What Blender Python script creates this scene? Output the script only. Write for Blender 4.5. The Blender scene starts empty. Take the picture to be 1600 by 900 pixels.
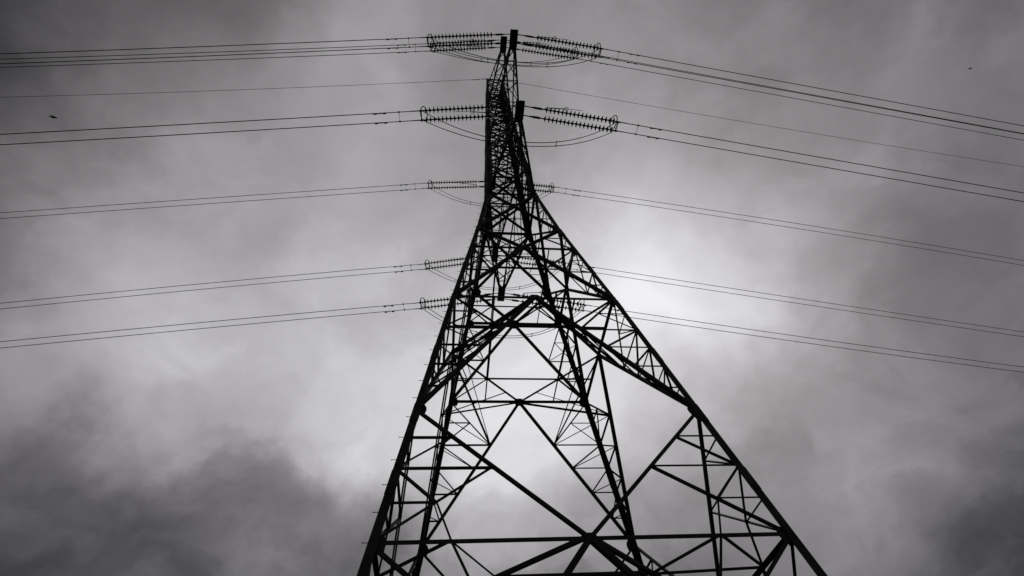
import bpy, bmesh, math, random
from mathutils import Vector, Matrix
random.seed(7)
scene = bpy.context.scene
COL = scene.collection

# ------------------------------------------------------------------ survey frame
# All survey numbers below are in "tower units"; one unit is 0.52 m. Ground is z = 0.
K = 0.52
Z_GROUND = -16.87
def W(p):                                   # tower units -> metres
    return Vector((p[0]*K, p[1]*K, (p[2]-Z_GROUND)*K))
def V(x, y, z): return Vector((x, y, z))

# tower profile: (height, half width)
LEVELS = [(-16.87, 12.72), (-1.116, 10.163), (7.676, 8.739), (20.916, 6.609), (30.254, 5.016),
          (34.666, 4.265), (44.451, 2.87), (88.0, 1.40)]
def half(z):
    for (z0, w0), (z1, w1) in zip(LEVELS, LEVELS[1:]):
        if z <= z1:
            return w0 + (w1-w0)*(z-z0)/(z1-z0)
    return LEVELS[-1][1]
ZB, Z0, Z1, Z2, Z3, Z4, Z5, ZT = [l[0] for l in LEVELS]

# ------------------------------------------------------------------ materials
def new_mat(name):
    m = bpy.data.materials.new(name); m.use_nodes = True
    nt = m.node_tree
    return m, nt, nt.nodes['Principled BSDF']
def noisy(name, c1, c2, scale, rough, metallic=0.0, bump=0.0, detail=6):
    m, nt, b = new_mat(name)
    tc = nt.nodes.new('ShaderNodeTexCoord')
    n = nt.nodes.new('ShaderNodeTexNoise'); n.inputs['Scale'].default_value = scale; n.inputs['Detail'].default_value = detail
    r = nt.nodes.new('ShaderNodeValToRGB')
    r.color_ramp.elements[0].position = .35; r.color_ramp.elements[0].color = (*c1, 1)
    r.color_ramp.elements[1].position = .68; r.color_ramp.elements[1].color = (*c2, 1)
    nt.links.new(tc.outputs['Object'], n.inputs['Vector'])
    nt.links.new(n.outputs['Fac'], r.inputs['Fac'])
    nt.links.new(r.outputs['Color'], b.inputs['Base Color'])
    b.inputs['Roughness'].default_value = rough
    b.inputs['Metallic'].default_value = metallic
    b.inputs['Specular IOR Level'].default_value = .12
    if bump:
        bp = nt.nodes.new('ShaderNodeBump'); bp.inputs['Strength'].default_value = bump
        nt.links.new(n.outputs['Fac'], bp.inputs['Height']); nt.links.new(bp.outputs['Normal'], b.inputs['Normal'])
    return m
STEEL = noisy('weathered_dark_steel', (.016, .015, .015), (.034, .032, .031), 2.2, .7, 0, .05)
PLATE = noisy('dark_plate_steel', (.018, .017, .017), (.034, .032, .031), 3.0, .7)
GLASS = noisy('brown_glazed_porcelain', (.030, .020, .016), (.045, .032, .026), 5.0, .35)
CABLE = noisy('weathered_aluminium_cable', (.030, .029, .030), (.050, .048, .048), 4.0, .6)
CONC = noisy('footing_concrete', (.22, .21, .20), (.34, .33, .31), 3.0, .9, 0, .3)
GRASS = noisy('rough_grass', (.030, .040, .018), (.060, .070, .030), .35, .95, 0, .4, 10)
FEATHER = noisy('dark_plumage', (.015, .014, .014), (.030, .028, .028), 9.0, .8)

# ------------------------------------------------------------------ mesh helpers
def link(name, bm, mat, parent=None, smooth=False):
    bmesh.ops.recalc_face_normals(bm, faces=bm.faces)
    me = bpy.data.meshes.new(name); bm.to_mesh(me); bm.free()
    me.materials.append(mat)
    if smooth:
        for p in me.polygons: p.use_smooth = True
    o = bpy.data.objects.new(name, me); COL.objects.link(o)
    if parent is not None: o.parent = parent
    return o
def empty(name, loc=(0, 0, 0)):
    o = bpy.data.objects.new(name, None); COL.objects.link(o); o.location = loc
    o.empty_display_size = .3
    return o
def tag(o, label=None, cat=None, group=None, kind=None):
    if label: o['label'] = label
    if cat: o['category'] = cat
    if group: o['group'] = group
    if kind: o['kind'] = kind
    return o
def sweep(bm, p, q, prof, a, b):
    """extrude a closed 2D profile (coordinates along a and b) from p to q"""
    r0 = [bm.verts.new(p + a*x + b*y) for x, y in prof]
    r1 = [bm.verts.new(q + a*x + b*y) for x, y in prof]
    n = len(prof)
    for i in range(n):
        bm.faces.new((r0[i], r0[(i+1) % n], r1[(i+1) % n], r1[i]))
    bm.faces.new(r0[::-1]); bm.faces.new(r1)
def ell(b, t): return [(0, 0), (b, 0), (b, t), (t, t), (t, b), (0, b)]
def angle_bar(bm, p, q, size, out, flip=1, origin=None):
    """rolled steel angle from p to q (units); one flange in the face whose outward normal is out"""
    p = W(p); q = W(q)
    if origin is not None: p -= origin; q -= origin
    e = (q-p).normalized(); out = Vector(out)
    n = (out - e*out.dot(e)).normalized(); t = e.cross(n).normalized()*flip
    s = size*K; th = max(s*.13, .008)
    off = t*(-s*.5) + n*(random.uniform(-.012, .012))
    prof = ell(s, th)
    sweep(bm, p+off, q+off, prof, t, -n)
def twin_bar(bm, p, q, size, out):
    """two facing channels with an open slot between them, battened together at intervals"""
    p = W(p); q = W(q); e = (q-p).normalized(); out = Vector(out)
    n = (out - e*out.dot(e)).normalized(); t = e.cross(n).normalized()
    s = size*K; h = s*.5; th = .016; d = s*1.25; j = n*random.uniform(-.01, .01)
    for a in (1, -1):
        o = n*(d*.5*a) + j
        fl = d*.40
        prof = [(-h, 0), (h, 0), (h, fl), (h-th, fl), (h-th, th), (-h+th, th), (-h+th, fl), (-h, fl)]
        sweep(bm, p+o, q+o, prof, t, -n*a)
    L = (q-p).length; k = max(2, int(L/1.3))
    for i in range(1, k):
        c = p + e*(L*i/k) + j
        sweep(bm, c-e*.05, c+e*.05, [(-h*.9, -d*.12), (h*.9, -d*.12), (h*.9, d*.12), (-h*.9, d*.12)], t, n)
def tube(bm, pts, r, sides=6, cap=True):
    """round bar through metre-space points"""
    rings = []
    for i, p in enumerate(pts):
        d = (pts[min(i+1, len(pts)-1)] - pts[max(i-1, 0)]).normalized()
        a = d.orthogonal().normalized() if i == 0 else (rings[-1][1] - d*rings[-1][1].dot(d)).normalized()
        b = d.cross(a)
        rings.append(([bm.verts.new(p + (a*math.cos(2*math.pi*k/sides) + b*math.sin(2*math.pi*k/sides))*r) for k in range(sides)], a))
    for (r0, _), (r1, _) in zip(rings, rings[1:]):
        for k in range(sides):
            bm.faces.new((r0[k], r0[(k+1) % sides], r1[(k+1) % sides], r1[k]))
    if cap:
        bm.faces.new(rings[0][0][::-1]); bm.faces.new(rings[-1][0])
def lathe_x(bm, prof, sides=14):
    """surface of revolution about the local x axis; prof = [(x, r)]"""
    rings = [[bm.verts.new((x, r*math.cos(2*math.pi*k/sides), r*math.sin(2*math.pi*k/sides))) for k in range(sides)] for x, r in prof]
    for r0, r1 in zip(rings, rings[1:]):
        for k in range(sides):
            bm.faces.new((r0[k], r0[(k+1) % sides], r1[(k+1) % sides], r1[k]))
    bm.faces.new(rings[0][::-1]); bm.faces.new(rings[-1])
def box(bm, c, sx, sy, sz):
    bmesh.ops.create_cube(bm, size=1, matrix=Matrix.Translation(c) @ Matrix.Diagonal((sx, sy, sz, 1)))
def hexplate(bm, c, n, r, th, up=Vector((0, 0, 1)), sx=1.0, origin=Vector((0, 0, 0))):
    c = W(c)-origin; n = Vector(n).normalized(); u = (up - n*up.dot(n)).normalized(); s = u.cross(n)
    prof = [(-.55, -1), (.55, -1), (1, -.2), (1, .35), (.45, 1), (-.45, 1), (-1, .35), (-1, -.2)]
    prof = [(x*r*K*sx, y*r*K) for x, y in prof]
    sweep(bm, c, c+n*th, prof, s, u)

# ------------------------------------------------------------------ camera
CAM = V(-6.835, -35.418, -13.786)
right = V(0.99372782, -0.08890047, -0.06783609); upv = V(-0.02487923, -0.76718002, 0.64094917); fwd = V(0.10902318, 0.63524131, 0.7645799)
cd = bpy.data.cameras.new('camera'); cam = bpy.data.objects.new('camera', cd); COL.objects.link(cam)
m = Matrix((right, upv, -fwd)).transposed().to_4x4(); m.translation = W(CAM)
cam.matrix_world = m
cd.sensor_width = 36; cd.lens = 874.343/1600*36; cd.shift_y = 13.82/1600
cd.clip_start = .05; cd.clip_end = 20000
scene.camera = cam

# ------------------------------------------------------------------ ground
bm = bmesh.new()
N = 60; R = 6000
xs = [math.copysign(abs(i/N)**2.2, i)*R for i in range(-N, N+1)]
grid = [[bm.verts.new((x, y, -.02 + (.06*math.sin(x*.21+1.3)*math.cos(y*.17) + .05*math.sin(x*.07-y*.11)) * min(1, max(0, (math.hypot(x, y)-9)/12)) )) for x in xs] for y in xs]
for j in range(2*N):
    for i in range(2*N):
        bm.faces.new((grid[j][i], grid[j][i+1], grid[j+1][i+1], grid[j+1][i]))
tag(link('ground', bm, GRASS, smooth=True), kind='structure')

# ------------------------------------------------------------------ tower
tower = empty('transmission_tower')
tag(tower, 'tall dark steel lattice transmission tower carrying every wire, seen from below', 'pylon')
FACES = [0, 1, 2, 3]                          # near, right, far, left
def rot(p, f):
    x, y, z = p
    for _ in range(f): x, y = -y, x
    return V(x, y, z)
def fp(f, u, z):                              # point on a face: u in -1..1 across the face
    w = half(z); return rot((u*w, -w, z), f)
def fn(f): return rot((0, -1, .16), f)
members = []                                  # (kind, p, q, size, out)
def add(kind, p, q, size, out, flip=1): members.append((kind, p, q, size, out, flip))
def lerp(a, b, t): return a + (b-a)*t

def panel_a(f, zt, zb, n, size, red):
    """inverted V from the middle of the top beam down to both legs, with redundant bars; n divisions"""
    o = fn(f); C = fp(f, 0, zt)
    nodes = {}
    for sd in (-1, 1):
        B = fp(f, sd, zb); add('main_brace', C, B, size, o, sd)
        T = fp(f, sd, zt)
        leg = lambda s: fp(f, sd, lerp(zt, zb, s))
        st = lambda s: lerp(C, B, s)
        k0 = 2
        N1 = st(k0/n); nodes[sd] = N1
        add('secondary_brace', N1, T, red*1.1, o, -sd)
        add('secondary_brace', N1, leg(k0/n), red*1.15, o)
        Q = lerp(N1, T, .5)
        add('secondary_brace', Q, leg(1/n), red*.8, o)
        add('secondary_brace', Q, leg(k0/n), red*.8, o)
        for k in range(k0+1, n):
            add('secondary_brace', st(k/n), leg(k/n), red, o)
            add('secondary_brace', st(k/n), leg((k-1)/n), red, o, -1)
    return nodes

def panel_v(f, zt, zb, size, red, full=True):
    """V from both legs at the top down to the middle of the bottom beam"""
    o = fn(f); C = fp(f, 0, zb)
    for sd in (-1, 1):
        A = fp(f, sd, zt); add('main_brace', A, C, size, o, sd)
        B = fp(f, sd, zb)
        leg = lambda s: fp(f, sd, lerp(zt, zb, s))
        st = lambda s: lerp(A, C, s)
        if full:
            add('secondary_brace', st(.25), leg(.25), red, o)
            add('secondary_brace', st(.5), leg(.5), red, o)
            add('secondary_brace', st(.25), leg(.5), red, o, -1)
            add('secondary_brace', st(.5), B, red*1.2, o, -1)
            Q = lerp(st(.5), B, .5)
            add('secondary_brace', Q, leg(.75), red*.8, o)
            add('secondary_brace', Q, leg(.5), red*1.15, o)
            add('secondary_brace', Q, fp(f, sd*.64, zb), red*.8, o)
        else:
            add('secondary_brace', st(.45), leg(.45), red, o)
            add('secondary_brace', st(.45), B, red, o, -1)

AB, A2, A3 = {}, {}, {}
for f in FACES:
    o = fn(f)
    AB[f] = panel_a(f, Z0, ZB, 6, .25, .17)
    panel_v(f, Z1, Z0, .165, .125)
    A2[f] = panel_a(f, Z2, Z1, 6, .225, .115)
    A3[f] = panel_a(f, Z3, Z2, 4, .235, .11)
    panel_v(f, Z4, Z3, .225, .11, False)
    # beams
    for z, s in ((Z0, .22), (Z2, .20), (Z3, .22)):
        add('horizontal_beam', fp(f, -1, z), fp(f, 1, z), s, o)
    add('horizontal_beam', fp(f, -1, Z5), fp(f, 1, Z5), .25, o)
    # crossed panel below the waist
    add('main_brace', fp(f, -1, Z4), fp(f, 1, Z5), .235, o); add('main_brace', fp(f, 1, Z4), fp(f, -1, Z5), .235, o, -1)
    zx = Z4 + (Z5-Z4)*half(Z4)/(half(Z4)+half(Z5))
    add('secondary_brace', fp(f, -1, zx), fp(f, 1, zx), .11, o)
    zq = lerp(Z4, zx, .5)
    for sd in (-1, 1):
        X = lerp(fp(f, sd, Z4), fp(f, 0, zx), .5)
        add('secondary_brace', X, fp(f, sd, zx), .09, o)
        add('secondary_brace', X, fp(f, sd, zq), .09, o)
        X = lerp(fp(f, sd, Z5), fp(f, 0, zx), .5)
        add('secondary_brace', X, fp(f, sd, zx), .09, o)
# hip bars from each face's apex to the neighbouring faces' first strut nodes
for f in FACES:
    for g, sd in (((f+1) % 4, -1), ((f-1) % 4, 1)):
        add('secondary_brace', fp(f, 0, Z2), A2[g][sd], .15, (0, 0, 1))
        add('secondary_brace', A2[f][-sd], lerp(fp(f, 0, Z2), fp(g, 0, Z2), .78), .07, (0, 0, 1))
    for k in (2, 3, 4, 5):
        g = (f+1) % 4
        add('secondary_brace', lerp(fp(f, 0, Z2), fp(f, 1, Z1), k/6), lerp(fp(g, 0, Z2), fp(g, -1, Z1), k/6), .085, (0, 0, 1))
        if k < 4:
            add('secondary_brace', lerp(fp(f, 0, Z3), fp(f, 1, Z2), k/4), lerp(fp(g, 0, Z3), fp(g, -1, Z2), k/4), .08, (0, 0, 1))
    for sd in (-1, 1):
        add('secondary_brace', fp(f, sd*.64, Z0), AB[f][sd], .13, fn(f))
# plan bracing (horizontal diaphragms)
for z, s in ((Z0, .21), (Z2, .22), (Z3, .18)):
    C = [fp(f, 0, z) for f in FACES]
    qk = .64 if z == Z0 else .5
    M = [lerp(C[f], C[(f+1) % 4], (.40, .5, .5, .60)[f] if z == Z0 else .5) for f in FACES]
    for f in FACES:
        add('plan_brace', C[f], C[(f+1) % 4], s, (0, 0, -1))
        add('plan_brace', M[f], M[(f+1) % 4], s*.9, (0, 0, -1))
        q1 = lerp(C[f], fp(f, 1, z), qk); q2 = lerp(C[(f+1) % 4], fp(f, 1, z), qk)
        add('secondary_brace', M[f], q1, s*.55, (0, 0, -1)); add('secondary_brace', M[f], q2, s*.55, (0, 0, -1))
        if z == Z0: add('secondary_brace', q1, q2, s*.6, (0, 0, -1))
        else: add('secondary_brace', M[f], fp(f, 1, z), s*.62, (0, 0, -1))
# upper body: crossed panels
body = [Z5, 51.3, 58.24, 62.0, 65.8, 69.55, 73.32, 77.2, 80.9, 84.5, ZT-.15]
for i, (za, zb) in enumerate(zip(body, body[1:])):
    for f in FACES:
        o = rot((0, -1, 0), f)
        s = .24 if i < 2 else .20
        add('body_brace', fp(f, -1, za), fp(f, 1, zb), s, o); add('body_brace', fp(f, 1, za), fp(f, -1, zb), s, o, -1)
        add('body_brace', fp(f, -1, zb), fp(f, 1, zb), .24 if zb in (58.24, 73.32) or i == 9 else .15, o)
        if i < 2:
            zm = (za+zb)/2
            add('secondary_brace', fp(f, -1, zm), fp(f, 1, zm), .09, o)
    if i % 2 == 1 or i in (0,):
        add('secondary_brace', fp(0, -1, zb), fp(2, -1, zb), .10, (0, 0, -1)); add('secondary_brace', fp(0, 1, zb), fp(2, 1, zb), .10, (0, 0, -1))

# members of the bracing become parts
def place(kind, p, q, size, out, flip):
    b = bmesh.new()
    if kind == 'main_brace': twin_bar(b, p, q, size, out)
    else: angle_bar(b, p, q, size, out, flip)
    return link(kind, b, STEEL, tower)
sec = [mm for mm in members if mm[0] in ('secondary_brace', 'body_brace')]
for kind in ('main_brace', 'horizontal_beam', 'plan_brace'):
    for mm in members:
        if mm[0] == kind: place(*mm)
def seen_size(mm):
    c = lerp(mm[1], mm[2], .5); d = c-CAM
    if mm[1].z < Z0-1 and d.normalized().dot(fwd) < .8: return 0
    return (mm[1]-mm[2]).length*mm[3]/d.length_squared
for kind in ('secondary_brace', 'body_brace'):
    lst = sorted([mm for mm in members if mm[0] == kind], key=seen_size, reverse=True)
    for mm in lst[:98]: place(*mm)
    if lst[98:]:
        b = bmesh.new()
        for _, p, q, s, o, fl in lst[98:]: angle_bar(b, p, q, s, o, fl)
        tag(link(kind + '_remainder', b, STEEL, tower), kind='stuff')

# legs with splice covers and step bolts
names = [(-1, -1), (1, -1), (1, 1), (-1, 1)]
for sx, sy in names:
    b = bmesh.new()
    zs = [ZB+.3, Z0, Z1, Z2, Z3, Z4, Z5, 58.24, 73.32, ZT]
    sz = [.47, .46, .42, .40, .41, .46, .70, .60, .44]
    ox = [.11, .11, .11, .11, .11, .10, .07, .05, .05]
    for (za, zb), s, oo in zip(zip(zs, zs[1:]), sz, ox):
        p = W((sx*(half(za)+oo), sy*(half(za)+oo), za)); q = W((sx*(half(zb)+oo), sy*(half(zb)+oo), zb))
        sweep(b, p, q, ell(s*K, s*K*.12), Vector((-sx, 0, 0)), Vector((0, -sy, 0)))
    leg = link('leg', b, STEEL, tower)
    for z, s, o in ((Z0+3.4, .50, .13), (Z1-.3, .50, .13), (Z1+5.6, .46, .13), (Z2-1.0, .45, .13), (Z2+5.0, .44, .13), (Z4-.6, .46, .13), (Z5-.4, .56, .12), (Z5+7, .76, .10), (58, .76, .10), (66, .66, .08), (73.3, .62, .08)):
        L = .75
        b = bmesh.new()
        p = W((sx*(half(z-L)+o), sy*(half(z-L)+o), z-L)); q = W((sx*(half(z+L)+o), sy*(half(z+L)+o), z+L))
        sweep(b, p, q, ell(s*K, s*K*.14), Vector((-sx, 0, 0)), Vector((0, -sy, 0)))
        link('splice_plate', b, PLATE, leg)
    if (sx, sy) == (-1, -1):
        z = ZB+6; i = 0
        proto = None
        while z < Z5+4:
            if proto is None:
                b = bmesh.new()
                tube(b, [Vector((.03, 0, 0)), Vector((-.155, 0, 0))], .0095, 6)
                tube(b, [Vector((-.155, 0, 0)), Vector((-.172, 0, 0))], .017, 6)
                bolt = proto = link('step_bolt', b, STEEL, leg)
            else:
                bolt = proto.copy(); COL.objects.link(bolt); bolt.parent = leg
            # two bolts alternate on the two flanges of the leg angle
            if i % 2 == 0:
                bolt.location = W((-half(z)-.09, -half(z)+.12, z))
            else:
                bolt.location = W((-half(z)+.12, -half(z)-.09, z)); bolt.rotation_euler = (0, 0, math.pi/2)
            z += .82; i += 1
    b = bmesh.new()                                  # concrete footing under the leg
    c = W((sx*half(ZB), sy*half(ZB), ZB))
    bmesh.ops.create_cone(b, cap_ends=True, segments=20, radius1=.62, radius2=.5, depth=.5, matrix=Matrix.Translation(c+Vector((0, 0, .12))))
    link('footing', b, CONC, tower)

# gusset plates
for f in FACES:
    o = fn(f)
    for u, z, r, sx in ((0, Z0, .31, 1.25), (0, Z2, .40, 1.3), (0, Z3, .58, 1.1), (0, Z5-3.95, .42, 1.0),
                        (-1, Z1, .42, .55), (1, Z1, .42, .55), (-1, Z2, .42, .8), (1, Z2, .42, .8),
                        (-1, Z0, .42, .7), (1, Z0, .42, .7), (-1, Z3, .42, .8), (1, Z3, .42, .8), (-1, Z4, .48, .8), (1, Z4, .48, .8), (-1, Z5, .6, .8), (1, Z5, .6, .8)):
        b = bmesh.new()
        p = fp(f, u - (0.42/half(z) if u > 0 else -0.42/half(z) if u < 0 else 0), z)
        hexplate(b, p + Vector(o).normalized()*-.02, o, r, .016, sx=sx)
        link('gusset_plate', b, PLATE, tower)
for z in (Z2, Z3):                                   # stiffener plates of the plan bracing
    C = [fp(f, 0, z) for f in FACES]
    for f in FACES:
        b = bmesh.new(); hexplate(b, lerp(C[f], C[(f+1) % 4], .5), (0, 0, -1), .22, .014, up=Vector((1, 0, 0)))
        link('gusset_plate', b, PLATE, tower)

# cross arms: (sign, reach, height, root height of upper chords)
ARMS = [(1, 12.872, 44.532, 56.5), (2, 16.362, 58.244, 69.55), (3, 11.554, 73.325, 83.5)]
TIPS = {}
for side in (-1, 1):
    for k, a, z, zr in ARMS:
        b = bmesh.new()
        tipy = side*(a-.9)
        lo = [V(sx*half(z), side*half(z), z) for sx in (-1, 1)]
        hi = [V(sx*half(zr), side*half(zr), zr) for sx in (-1, 1)]
        tl = [V(sx*.36, tipy, z) for sx in (-1, 1)]
        th = [V(sx*.30, tipy, z+.55) for sx in (-1, 1)]
        for i in (0, 1):
            sx = (-1, 1)[i]
            angle_bar(b, lo[i], tl[i], .24, (sx, 0, 0), 1)
            angle_bar(b, hi[i], th[i], .18, (sx, 0, 0), 1)
        arm = link('cross_arm', b, STEEL, tower)
        n = {1: 4, 2: 5, 3: 4}[k]
        fr = [1-(1-i/n)**1.25 for i in range(n+1)]
        def bar(p, q, s, out, fl=1, nm='lattice_bar'):
            bb = bmesh.new(); angle_bar(bb, p, q, s, out, fl); link(nm, bb, STEEL, arm)
        for i in range(n):
            p0, p1 = [lerp(lo[j], tl[j], fr[i]) for j in (0, 1)]
            q0, q1 = [lerp(lo[j], tl[j], fr[i+1]) for j in (0, 1)]
            bar(p0, q1, .10, (0, 0, -1)); bar(p1, q0, .10, (0, 0, -1), -1)
            if 0 < i: bar(p0, p1, .09, (0, 0, -1))
            for j in (0, 1):
                sx = (-1, 1)[j]
                h0 = lerp(hi[j], th[j], fr[i]); h1 = lerp(hi[j], th[j], fr[i+1])
                l0 = (p0, p1)[j]; l1 = (q0, q1)[j]
                bar(h0, l1, .10, (sx, 0, 0))
                if 0 < i < n: bar(l0, h0, .085, (sx, 0, 0))
        # tip: boxed plates that hold both insulator strings
        bb = bmesh.new()
        c = W((0, side*(a-.05), z+.1))
        for w0, y0, w1, y1, zz in ((.47, 1.0, .47, 1.0, 0),):
            box(bb, c, .94*K, 2.0*K, .30*K)
            box(bb, c+Vector((0, -side*1.15*K, .05*K)), .84*K, .32*K, .42*K)
        link('tip_plate', bb, PLATE, arm)
        TIPS[(side, k)] = V(0, side*a, z)
# peak: fittings for the earth wire on the top of the body
b = bmesh.new()
for sx in (-1, 1):
    for sy in (-1, 1):
        angle_bar(b, V(sx*1.4, sy*1.4, ZT), V(sx*1.4, -sy*1.4, ZT), .14, (sx, 0, 0))
angle_bar(b, V(-1.45, -1.4, ZT), V(1.45, -1.4, ZT), .24, (0, -1, 0)); angle_bar(b, V(-1.4, 1.4, ZT), V(1.4, 1.4, ZT), .2, (0, 1, 0))
link('peak_frame', b, STEEL, tower)

# ------------------------------------------------------------------ insulator strings
LREF = 11.0                                   # reference length, units
def make_set():
    root = empty('insulator_string')
    # local x runs along the string; metres
    u = K
    for s in (-.5, .5):
        b = bmesh.new()
        y = s*u
        X = lambda x: Vector((x*u, y, 0))
        tube(b, [X(.35), X(1.25)], .030, 6); tube(b, [X(1.2), X(1.5)], .045, 6); tube(b, [X(1.5), X(2.75)], .035, 6)
        box(b, X(1.9), .85*u, .09, .12)
        tube(b, [X(2.7), X(10.55)], .040, 8)
        rod = link('insulator_rod', b, PLATE, root)
        proto = None
        for i in range(18):
            x = 2.85 + i*.435
            if proto is None:
                b = bmesh.new()
                lathe_x(b, [(-.065, .045), (-.040, .065), (-.018, .11), (.004, .175), (.020, .184), (.030, .165), (.036, .085), (.055, .045)], 14)
                d = proto = link('disc', b, GLASS, rod, True)
            else:
                d = proto.copy(); COL.objects.link(d); d.parent = rod
            d.location = X(x)
        b = bmesh.new()                       # dead-end clamp
        tube(b, [X(10.5), X(11.0)], .045, 8); tube(b, [X(10.95), X(11.75)], .030, 8)
        tube(b, [X(11.0), X(11.0)+Vector((-.16, 0, -.17))], .026, 6)
        link('tension_clamp', b, PLATE, root)
    b = bmesh.new()
    box(b, Vector((10.76*u, 0, 0)), .12*u, 1.15*u, .03)
    link('yoke_plate', b, PLATE, root)
    b = bmesh.new()                           # racket shaped arcing ring lying above the line end
    pts = []
    for i in range(33):
        t = 2*math.pi*i/32
        ex, ey = math.cos(t), math.sin(t)
        pts.append(Vector((10.45*u + ex*.36*u, ey*.78*u - .12*u, (.72+.10*ex)*u)))
    tube(b, pts, .027, 6, cap=False)
    tube(b, [Vector((10.75*u, -.3*u, .02)), pts[29]], .022, 6); tube(b, [Vector((10.75*u, .3*u, .02)), pts[4]], .022, 6)
    link('arcing_ring', b, PLATE, root)
    b = bmesh.new()                           # arcing horn at the tower end
    h = [(2.75, .05), (2.70, .4), (2.95, .72), (4.3, 1.15), (5.1, 1.38), (6.9, 1.7)]
    h = [Vector((x*u, -.45*u, z*u)) for x, z in h]
    tube(b, h[:5], .026, 6); tube(b, h[4:], .013, 6)
    c = h[4]
    tube(b, [c + Vector((math.cos(t)*.2*u, math.sin(t)*.2*u, 0)) for t in [2*math.pi*i/16 for i in range(17)]], .018, 6, cap=False)
    link('arcing_horn', b, PLATE, root)
    return root
def copy_tree(o, parent=None):
    c = o.copy(); COL.objects.link(c); c.parent = parent
    for ch in list(o.children): copy_tree(ch, c)
    return c

TL, TR = math.radians(4.4), math.radians(4.2)
#           l0,   s0,    s1,   curvature per thousand
LINES = {('L', -1, 1): (10.59, .106, .120, .25), ('L', -1, 2): (10.50, .119, .134, .42), ('L', -1, 3): (10.79, .152, .124, .42),
         ('L', 1, 3): (11.39, .013, .098, -.036), ('L', 1, 2): (11.03, .171, .092, -.245), ('L', 1, 1): (10.98, .135, .084, -.161),
         ('R', -1, 1): (10.86, .086, .105, .03), ('R', -1, 2): (11.11, .040, .096, -.02), ('R', -1, 3): (11.49, .019, .102, -.01),
         ('R', 1, 3): (11.10, -.042, .062, -.28), ('R', 1, 2): (11.48, .041, .104, .083), ('R', 1, 1): (11.66, .098, .109, .26)}
ROW = {(-1, 2): 'topmost row', (-1, 3): 'second row from top', (-1, 1): 'third row from top',
       (1, 3): 'fourth row from top', (1, 2): 'fifth row from top', (1, 1): 'bottom row'}
SIDE = {'L': 'left', 'R': 'right'}
proto = None
ENDS = {}
def wire(name, pts, r, label, cat, group, mat=CABLE):
    b = bmesh.new(); tube(b, pts, r, 6)
    return tag(link(name, b, mat, None, True), label, cat, group)
for key, (l0, s0, s1, cv) in LINES.items():
    sd, side, k = key
    sg = -1 if sd == 'L' else 1
    t = TL if sd == 'L' else TR
    tip = TIPS[(side, k)]
    u = V(sg*math.cos(t), math.sin(t), 0); perp = V(-u.y, u.x, 0)*(1 if sg > 0 else -1)   # perp points away (+y)
    d = (u + V(0, 0, -s0)).normalized()
    if proto is None: s = proto = make_set()
    else: s = copy_tree(proto)
    up = d.cross(perp)*(1 if d.cross(perp).z > 0 else -1)
    yv = up.cross(d)
    mt = Matrix((d, yv, up)).transposed().to_4x4(); mt.translation = W(tip)
    s.matrix_world = mt
    f = l0*math.sqrt(1+s0*s0)/LREF
    s.scale = (f, 1, 1)
    tag(s, 'twin string of dark discs reaching %s from the tower in the %s' % (SIDE[sd], ROW[(side, k)]), 'insulator', 'twin insulator strings')
    e = tip + u*l0 + V(0, 0, -s0*l0)
    def pt(l, q): return e + perp*q + u*l + V(0, 0, -s1*l + cv*.001*l*l)
    for q in (-.5, .5):
        nm = 'nearer' if q < 0 else 'farther'
        pos = 'upper' if q < 0 else 'lower'
        pts = [W(pt(l, q)) for l in [-.1] + [i*12 for i in range(1, 36)]]
        wire('conductor_cable', pts, .0225, '%s cable of the pair running %s from the %s' % (pos, SIDE[sd], ROW[(side, k)].split(',')[0]), 'power line', 'line conductors')
        # vibration damper: clamp, messenger and two weights
        b = bmesh.new(); l = 3.9
        o = Vector(pt(l, q)); tan = (pt(l+1, q)-pt(l, q)).normalized()
        P = lambda x, zz: W(o + tan*x) + Vector((0, 0, zz))
        tube(b, [P(0, .02), P(0, -.09)], .022, 6); tube(b, [P(-.55, -.085), P(.55, -.085)], .009, 6)
        for x in (-.48, .48): tube(b, [P(x-.17, -.09), P(x+.17, -.09)], .036, 8)
        tag(link('vibration_damper', b, PLATE), 'small damper clamped under the %s cable %s of the tower, %s' % (pos, SIDE[sd], ROW[(side, k)].split(',')[0]), 'damper', 'vibration dampers on the cables')
        ENDS[(sd, side, k, q)] = pt(-.35, q)
    b = bmesh.new()
    tube(b, [W(pt(2.0, -.56)), W(pt(2.0, .56))], .011, 6)
    for q in (-.5, .5): box(b, W(pt(2.0, q)), .09, .07, .08)
    tag(link('bundle_spacer', b, PLATE), 'thin spacer bar joining the twin cables %s of the tower, %s' % (SIDE[sd], ROW[(side, k)].split(',')[0]), 'spacer', 'spacers on the twin cables')

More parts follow.
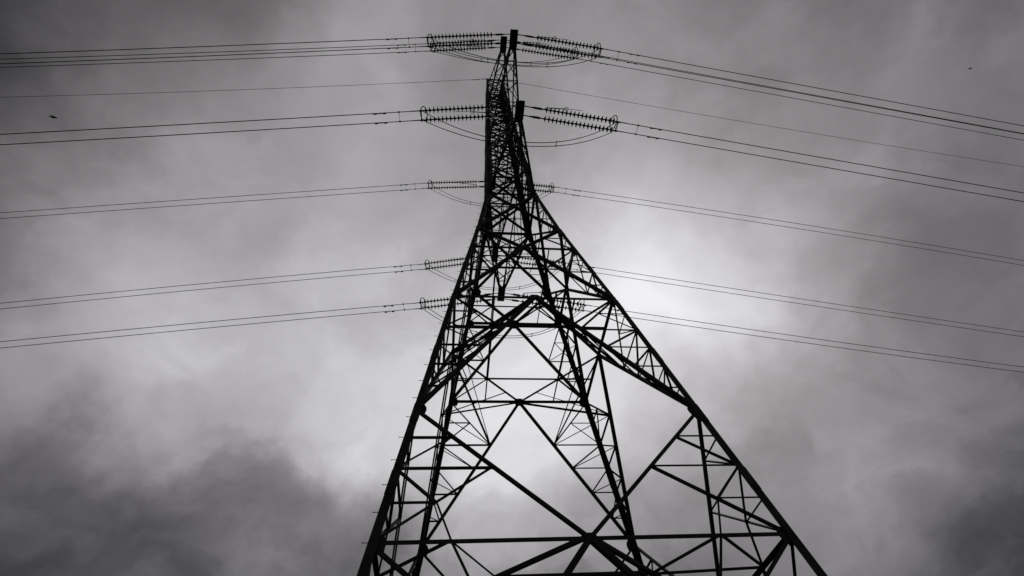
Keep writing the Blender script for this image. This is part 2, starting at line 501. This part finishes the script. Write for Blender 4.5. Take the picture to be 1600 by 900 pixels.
# jumper loops under each arm
for side in (-1, 1):
    for k in (1, 2, 3):
        tip = TIPS[(side, k)]
        depth = {(-1, 1): 6.7, (-1, 2): 7.2, (-1, 3): 6.3, (1, 1): 7.2, (1, 2): 7.0, (1, 3): 6.1}[(side, k)]
        curves = {}
        for q in (-.5, .5):
            A = ENDS[('L', side, k, q)]; B = ENDS[('R', side, k, q)]
            pts = []
            for i in range(41):
                v = -1 + i/20
                base = lerp(A, B, (v+1)/2)
                sagz = tip.z - depth
                prof = 1-abs(v)**2.15
                z = base.z*(1-prof) + sagz*prof
                yq = (q*.62)*prof
                pts.append(V(base.x, base.y - yq, z))
            curves[q] = pts
            wire('jumper_cable', [W(p) for p in pts], .0215, '%s of the two slack loops under the insulators of the %s' % ('outer' if q > 0 else 'inner', ROW[(side, k)].split(',')[0]), 'jumper cable', 'jumper loops')
        for i in (13, 26):
            b = bmesh.new(); tube(b, [W(curves[-.5][i]), W(curves[.5][i])], .012, 6)
            for q in (-.5, .5): box(b, W(curves[q][i]), .07, .06, .06)
            tag(link('bundle_spacer', b, PLATE), 'short spacer %s of centre between the slack loops, %s' % ('left' if i == 13 else 'right', ROW[(side, k)].split(',')[0]), 'spacer', 'spacers on the jumper loops')

# earth wire from the peak
for sg, sl, cv, t, nm, x0 in ((-1, .118, .5, TL, 'left', -1.4), (1, .105, .35, TR, 'right', 1.4)):
    u = V(sg*math.cos(t), math.sin(t), 0); e = V(x0, -1.4, ZT-.15)
    g = lambda l: e + u*l + V(0, 0, -sl*l + cv*.001*l*l)
    wire('earth_wire', [W(g(l)) for l in [0] + [1.2+i*12 for i in range(0, 34)]], .0165, 'single thin wire running %s from the very top frame of the tower' % nm, 'earth wire', 'earth wires')
    b = bmesh.new()
    tube(b, [W(g(.1)), W(g(.9))], .03, 6)
    link('earth_wire_clamp', b, PLATE, tower)
    b = bmesh.new(); o = g(1.9)
    tan = (g(2.5)-g(1.9)).normalized()
    P = lambda x, zz: W(o + tan*x) + Vector((0, 0, zz))
    tube(b, [P(0, .01), P(0, -.07)], .018, 6); tube(b, [P(-.6, -.07), P(.6, -.07)], .009, 6)
    for x in (-.5, .5): tube(b, [P(x-.2, -.07), P(x+.2, -.07)], .03, 8)
    tag(link('vibration_damper', b, PLATE), 'tiny damper on the thin wire just %s of the tower peak' % nm, 'damper', 'vibration dampers on the cables')

# ------------------------------------------------------------------ birds
def bird(loc, heading, bank, span, label, flap):
    b = bmesh.new()
    L = span*.42
    prof = [(-L*.62, .01*span), (-L*.5, .03*span), (-L*.25, .075*span), (0, .095*span), (L*.2, .09*span), (L*.36, .055*span), (L*.46, .06*span), (L*.55, .045*span), (L*.66, .004*span)]
    lathe_x(b, prof, 10)
    # tail fan and wings as thin closed wedges
    def slab(pts, th):
        top = [b.verts.new((x, y, z+th)) for x, y, z in pts]; bot = [b.verts.new((x, y, z-th)) for x, y, z in pts]
        n = len(pts); b.faces.new(top); b.faces.new(bot[::-1])
        for i in range(n): b.faces.new((top[i], bot[i], bot[(i+1) % n], top[(i+1) % n]))
    slab([(-L*.5, -.03*span, 0), (-L*.5, .03*span, 0), (-L*1.0, .07*span, 0), (-L*1.02, 0, 0), (-L*1.0, -.07*span, 0)], .006*span)
    for s in (-1, 1):
        z1, z2 = span*.08*flap, span*.05*flap
        slab([(L*.3, s*.05*span, 0), (L*.36, s*.22*span, z1), (-L*.12, s*.24*span, z1), (-L*.22, s*.05*span, 0)], .007*span)
        slab([(L*.36, s*.22*span, z1), (L*.06, s*.5*span, z2), (-L*.10, s*.44*span, z2), (-L*.12, s*.24*span, z1)], .006*span)
    o = link('bird', b, FEATHER, None, True)
    o.location = loc; o.rotation_euler = (bank, 0, heading)
    return tag(o, label, 'bird', 'birds in flight')
cp = W(CAM)
bird(cp + Vector((-0.53572507, 0.34651633, 0.77001629))*72, math.radians(4), math.radians(48), 1.15, 'larger dark bird gliding beneath the clouds between the wires left of the tower', .5)
bird(cp + Vector((0.67332548, 0.18396925, 0.71609225))*95, math.radians(78), math.radians(15), .52, 'tiny dark bird high in the grey sky above the wires right of the tower', 1.0)

# ------------------------------------------------------------------ sky: daylight seen through a broken overcast
BLOBS = [(-0.559,0.213,0.802,-0.036),(-0.449,0.256,0.856,0.046),(-0.299,0.261,0.918,0.020),(-0.115,0.241,0.964,0.032),(0.087,0.228,0.970,0.089),(0.284,0.206,0.936,0.039),(0.459,0.185,0.869,0.032),(0.598,0.162,0.785,0.033),(0.688,0.123,0.715,0.016),(-0.556,0.355,0.752,-0.004),(-0.392,0.382,0.837,0.064),(-0.118,0.397,0.910,0.092),(0.308,0.359,0.881,0.075),(0.554,0.256,0.792,0.014),(0.710,0.240,0.662,0.017),(-0.565,0.497,0.659,-0.009),(-0.399,0.506,0.765,0.015),(-0.118,0.537,0.835,0.105),(-0.250,0.520,0.817,0.060),(0.279,0.488,0.827,0.100),(0.382,0.484,0.787,0.008),(0.464,0.461,0.757,0.022),(0.615,0.403,0.678,0.036),(0.727,0.381,0.571,-0.001),(-0.535,0.576,0.618,0.062),(-0.466,0.559,0.686,0.041),(-0.398,0.623,0.674,0.058),(-0.167,0.665,0.728,0.055),(0.348,0.600,0.721,0.087),(0.306,0.584,0.752,0.074),(0.389,0.630,0.673,0.119),(0.471,0.570,0.674,0.143),(0.588,0.520,0.620,0.086),(0.707,0.465,0.533,-0.026),(-0.578,0.621,0.529,0.044),(-0.548,0.658,0.516,0.019),(-0.468,0.641,0.608,0.076),(-0.462,0.692,0.555,0.041),(-0.262,0.726,0.636,0.100),(-0.151,0.757,0.635,0.046),(-0.045,0.750,0.659,-0.006),(0.067,0.777,0.625,0.160),(0.327,0.722,0.609,0.083),(0.423,0.706,0.569,0.020),(0.511,0.643,0.571,-0.023),(0.586,0.606,0.538,-0.036),(0.650,0.567,0.506,-0.008),(0.728,0.511,0.457,-0.026),(-0.545,0.694,0.470,-0.031),(-0.455,0.733,0.507,-0.002),(-0.342,0.768,0.542,0.041),(-0.187,0.803,0.566,0.111),(-0.152,0.842,0.518,0.076),(0.112,0.813,0.571,0.189),(0.220,0.799,0.560,0.093),(0.322,0.787,0.526,0.000),(0.504,0.708,0.495,-0.054),(0.637,0.652,0.411,0.104),(0.720,0.570,0.397,0.039),(0.685,0.578,0.444,0.049),(-0.547,0.757,0.357,-0.028),(-0.535,0.733,0.420,-0.041),(-0.468,0.787,0.402,0.013),(-0.398,0.780,0.483,-0.017),(-0.384,0.827,0.411,-0.020),(-0.307,0.824,0.477,-0.014),(-0.241,0.858,0.453,0.009),(-0.182,0.883,0.433,0.012),(-0.107,0.883,0.457,-0.002),(-0.037,0.872,0.488,-0.012),(0.068,0.871,0.486,0.050),(0.216,0.849,0.482,-0.020),(0.313,0.845,0.434,0.009),(0.426,0.793,0.436,0.053),(0.484,0.767,0.420,0.014),(0.567,0.719,0.402,0.025),(0.556,0.753,0.352,-0.010),(0.648,0.691,0.320,-0.002),(0.685,0.637,0.353,0.064),(0.711,0.648,0.273,-0.134),(0.086,0.625,0.776,0.204),(0.007,0.911,0.411,-0.006),(0.170,0.900,0.402,0.004),(0.480,0.801,0.358,0.018),(-0.677,0.477,0.561,-0.026),(-0.647,0.205,0.735,-0.102),(-0.635,0.700,0.327,-0.117),(0.820,0.343,0.459,-0.003),(0.766,0.079,0.638,-0.036),(0.787,0.573,0.230,-0.174),(0.072,0.042,0.997,0.030),(-0.248,0.936,0.250,-0.065),(0.441,0.874,0.203,-0.076),(0.103,0.965,0.241,0.045),(-0.474,0.083,0.877,-0.089),(0.595,-0.012,0.804,-0.042)]
PUFFS = [(-0.312,0.801,0.512,-0.090),(-0.266,0.823,0.503,-0.100),(-0.216,0.853,0.476,-0.100),(-0.174,0.882,0.438,-0.090),(-0.344,0.798,0.494,-0.050),(-0.330,0.742,0.583,-0.055),(-0.113,0.879,0.463,-0.160),(0.348,0.604,0.717,0.050),(0.422,0.607,0.673,0.050),(0.387,0.555,0.737,-0.030),(0.452,0.543,0.707,-0.030),(0.312,0.582,0.751,0.050),(-0.462,0.560,0.688,0.050),(0.112,0.822,0.558,0.050),(0.078,0.787,0.612,0.040),(-0.546,0.667,0.507,-0.060),(-0.502,0.704,0.503,-0.050),(0.593,0.683,0.427,0.040),(0.651,0.635,0.416,0.050),(0.697,0.583,0.417,0.030),(-0.250,0.528,0.811,-0.050),(-0.293,0.559,0.776,-0.040),(0.495,0.643,0.584,-0.040),(-0.443,0.609,0.658,-0.030),(0.408,0.504,0.761,-0.050),(-0.147,0.809,0.569,0.040),(-0.379,0.267,0.886,-0.030),(-0.096,0.322,0.942,0.030),(0.406,0.212,0.889,-0.020)]     # small torn clouds and gaps
BANKS = [(-0.258,0.856,0.447),(-0.312,0.820,0.480),(-0.195,0.884,0.424),(-0.363,0.831,0.422),(-0.540,0.697,0.472),(-0.107,0.884,0.455)]     # low dark banks with billowing edges
SIG = .13; SIG2 = .042; BASE = .38
sun_dir = Vector((0.348, 0.600, 0.7205)).normalized()
elev = math.asin(sun_dir.z); azim = math.atan2(sun_dir.x, sun_dir.y)
world = bpy.data.worlds.new('World'); scene.world = world; world.use_nodes = True
nt = world.node_tree; nt.nodes.clear(); L = nt.links
def nd(t, **kw):
    n = nt.nodes.new(t)
    for a, b_ in kw.items(): setattr(n, a, b_)
    return n
def math_(op, a, b_=None, c=None):
    n = nd('ShaderNodeMath', operation=op)
    for i, v in enumerate((a, b_, c)):
        if v is None: continue
        if isinstance(v, (int, float)): n.inputs[i].default_value = v
        else: L.new(v, n.inputs[i])
    return n.outputs[0]
def vmath(op, a, b_=None, s=None):
    n = nd('ShaderNodeVectorMath', operation=op)
    for i, v in enumerate((a, b_)):
        if v is None: continue
        if isinstance(v, (tuple, Vector)): n.inputs[i].default_value = v
        else: L.new(v, n.inputs[i])
    if s is not None: n.inputs['Scale'].default_value = s
    return n.outputs['Value'] if op == 'DOT_PRODUCT' else n.outputs[0]
tc = nd('ShaderNodeTexCoord').outputs['Generated']
def noise(vec, scale, detail, rough, out='Fac', dist=0.0):
    n = nd('ShaderNodeTexNoise'); n.inputs['Scale'].default_value = scale; n.inputs['Detail'].default_value = detail
    n.inputs['Roughness'].default_value = rough; n.inputs['Distortion'].default_value = dist
    L.new(vec, n.inputs['Vector']); return n.outputs[out]
# billowing: the large cloud masses get ragged edges
wv = vmath('SUBTRACT', noise(tc, 5.0, 7, .58, 'Color'), (.5, .5, .5))
wd = vmath('NORMALIZE', vmath('ADD', tc, vmath('SCALE', wv, s=.19)))
acc = None
for x, y, z, a in BLOBS:
    dd = vmath('DOT_PRODUCT', wd, (x, y, z))
    e_ = math_('EXPONENT', math_('MULTIPLY_ADD', dd, 1/SIG**2, -1/SIG**2))
    acc = math_('MULTIPLY_ADD', e_, a, BASE if acc is None else acc)
wf = vmath('NORMALIZE', vmath('ADD', wd, vmath('SCALE', vmath('SUBTRACT', noise(tc, 16.0, 6, .6, 'Color'), (.5, .5, .5)), s=.085)))
for x, y, z, a in PUFFS:
    dd = vmath('DOT_PRODUCT', wf, (x, y, z))
    e_ = math_('EXPONENT', math_('MULTIPLY_ADD', dd, 1/SIG2**2, -1/SIG2**2))
    acc = math_('MULTIPLY_ADD', e_, a*.5, acc)
wisp = noise(wd, 4.2, 9, .55, 'Fac', .35)
# the deck seen from below: coordinates on a flat cloud layer, so the texture closes up towards the horizon
sep = nd('ShaderNodeSeparateXYZ'); L.new(wd, sep.inputs[0])
inv = math_('DIVIDE', 1.0, math_('ADD', math_('MAXIMUM', sep.outputs['Z'], .05), .28))
deck = nd('ShaderNodeCombineXYZ')
L.new(math_('MULTIPLY', sep.outputs['X'], inv), deck.inputs[0]); L.new(math_('MULTIPLY', sep.outputs['Y'], inv), deck.inputs[1])
def band(v, lo, hi):
    n = nd('ShaderNodeMapRange', interpolation_type='SMOOTHSTEP')
    n.inputs['From Min'].default_value = lo; n.inputs['From Max'].default_value = hi; L.new(v, n.inputs['Value']); return n.outputs['Result']
rags = band(noise(deck.outputs[0], 3.0, 8, .52, 'Fac', .15), .42, .62)      # ragged lower layer
holes = band(noise(vmath('ADD', deck.outputs[0], (7.3, 2.1, 0)), 4.6, 8, .55, 'Fac', .1), .46, .66)   # thin places
fine = noise(vmath('ADD', deck.outputs[0], (1.7, 9.2, 3.0)), 12.0, 7, .55)
acc = math_('ADD', acc, math_('MULTIPLY', math_('SUBTRACT', wisp, .5), .10))
acc = math_('ADD', acc, math_('MULTIPLY', math_('SUBTRACT', .45, rags), .050))
acc = math_('ADD', acc, math_('MULTIPLY', math_('SUBTRACT', holes, .40), .040))
acc = math_('ADD', acc, math_('MULTIPLY', math_('SUBTRACT', fine, .5), .045))
bk = None
for x, y, z in BANKS:
    e_ = math_('EXPONENT', math_('MULTIPLY_ADD', vmath('DOT_PRODUCT', wf, (x, y, z)), 1/.055**2, -1/.055**2))
    bk = e_ if bk is None else math_('ADD', bk, e_)
lump = noise(vmath('ADD', deck.outputs[0], (4.4, 0.6, 8.0)), 7.0, 8, .5)
bank = band(math_('MULTIPLY_ADD', math_('SUBTRACT', lump, .5), 1.5, bk), .25, .95)
acc = math_('SUBTRACT', acc, math_('MULTIPLY', bank, .036))
acc = math_('MULTIPLY', acc, 1.06)
# thick cloud saturates slowly towards white
acc = math_('MINIMUM', math_('MAXIMUM', acc, .15), 1.0)
acc = math_('SUBTRACT', acc, math_('MULTIPLY', math_('MAXIMUM', math_('SUBTRACT', acc, .84), 0.0), .35))
lum = math_('POWER', acc, 2.2)
tint = nd('ShaderNodeMix', data_type='RGBA'); L.new(acc, tint.inputs['Factor'])
tint.inputs['A'].default_value = (1.045, .955, .975, 1); tint.inputs['B'].default_value = (.99, .987, 1.02, 1)
cloud = vmath('MULTIPLY', tint.outputs['Result'], lum)
bg1 = nd('ShaderNodeBackground'); L.new(cloud, bg1.inputs['Color']); bg1.inputs['Strength'].default_value = 1.0
sky = nd('ShaderNodeTexSky', sky_type='NISHITA'); sky.sun_disc = False; sky.sun_elevation = elev; sky.sun_rotation = azim
bg2 = nd('ShaderNodeBackground'); L.new(sky.outputs['Color'], bg2.inputs['Color']); bg2.inputs['Strength'].default_value = .06
mix = nd('ShaderNodeMixShader'); mix.inputs['Fac'].default_value = .97
L.new(bg2.outputs[0], mix.inputs[1]); L.new(bg1.outputs[0], mix.inputs[2])
outw = nd('ShaderNodeOutputWorld'); L.new(mix.outputs[0], outw.inputs['Surface'])

sd = bpy.data.lights.new('sun', 'SUN'); sun = bpy.data.objects.new('sun', sd); COL.objects.link(sun)
sd.energy = .6; sd.angle = math.radians(20); sd.color = (1, .96, .92)
sun.rotation_euler = sun_dir.to_track_quat('Z', 'Y').to_euler()

vs = scene.view_settings
vs.view_transform = 'Standard'; vs.look = 'None'; vs.exposure = 0; vs.gamma = 1; vs.use_curve_mapping = False
scene.cycles.max_bounces = 4
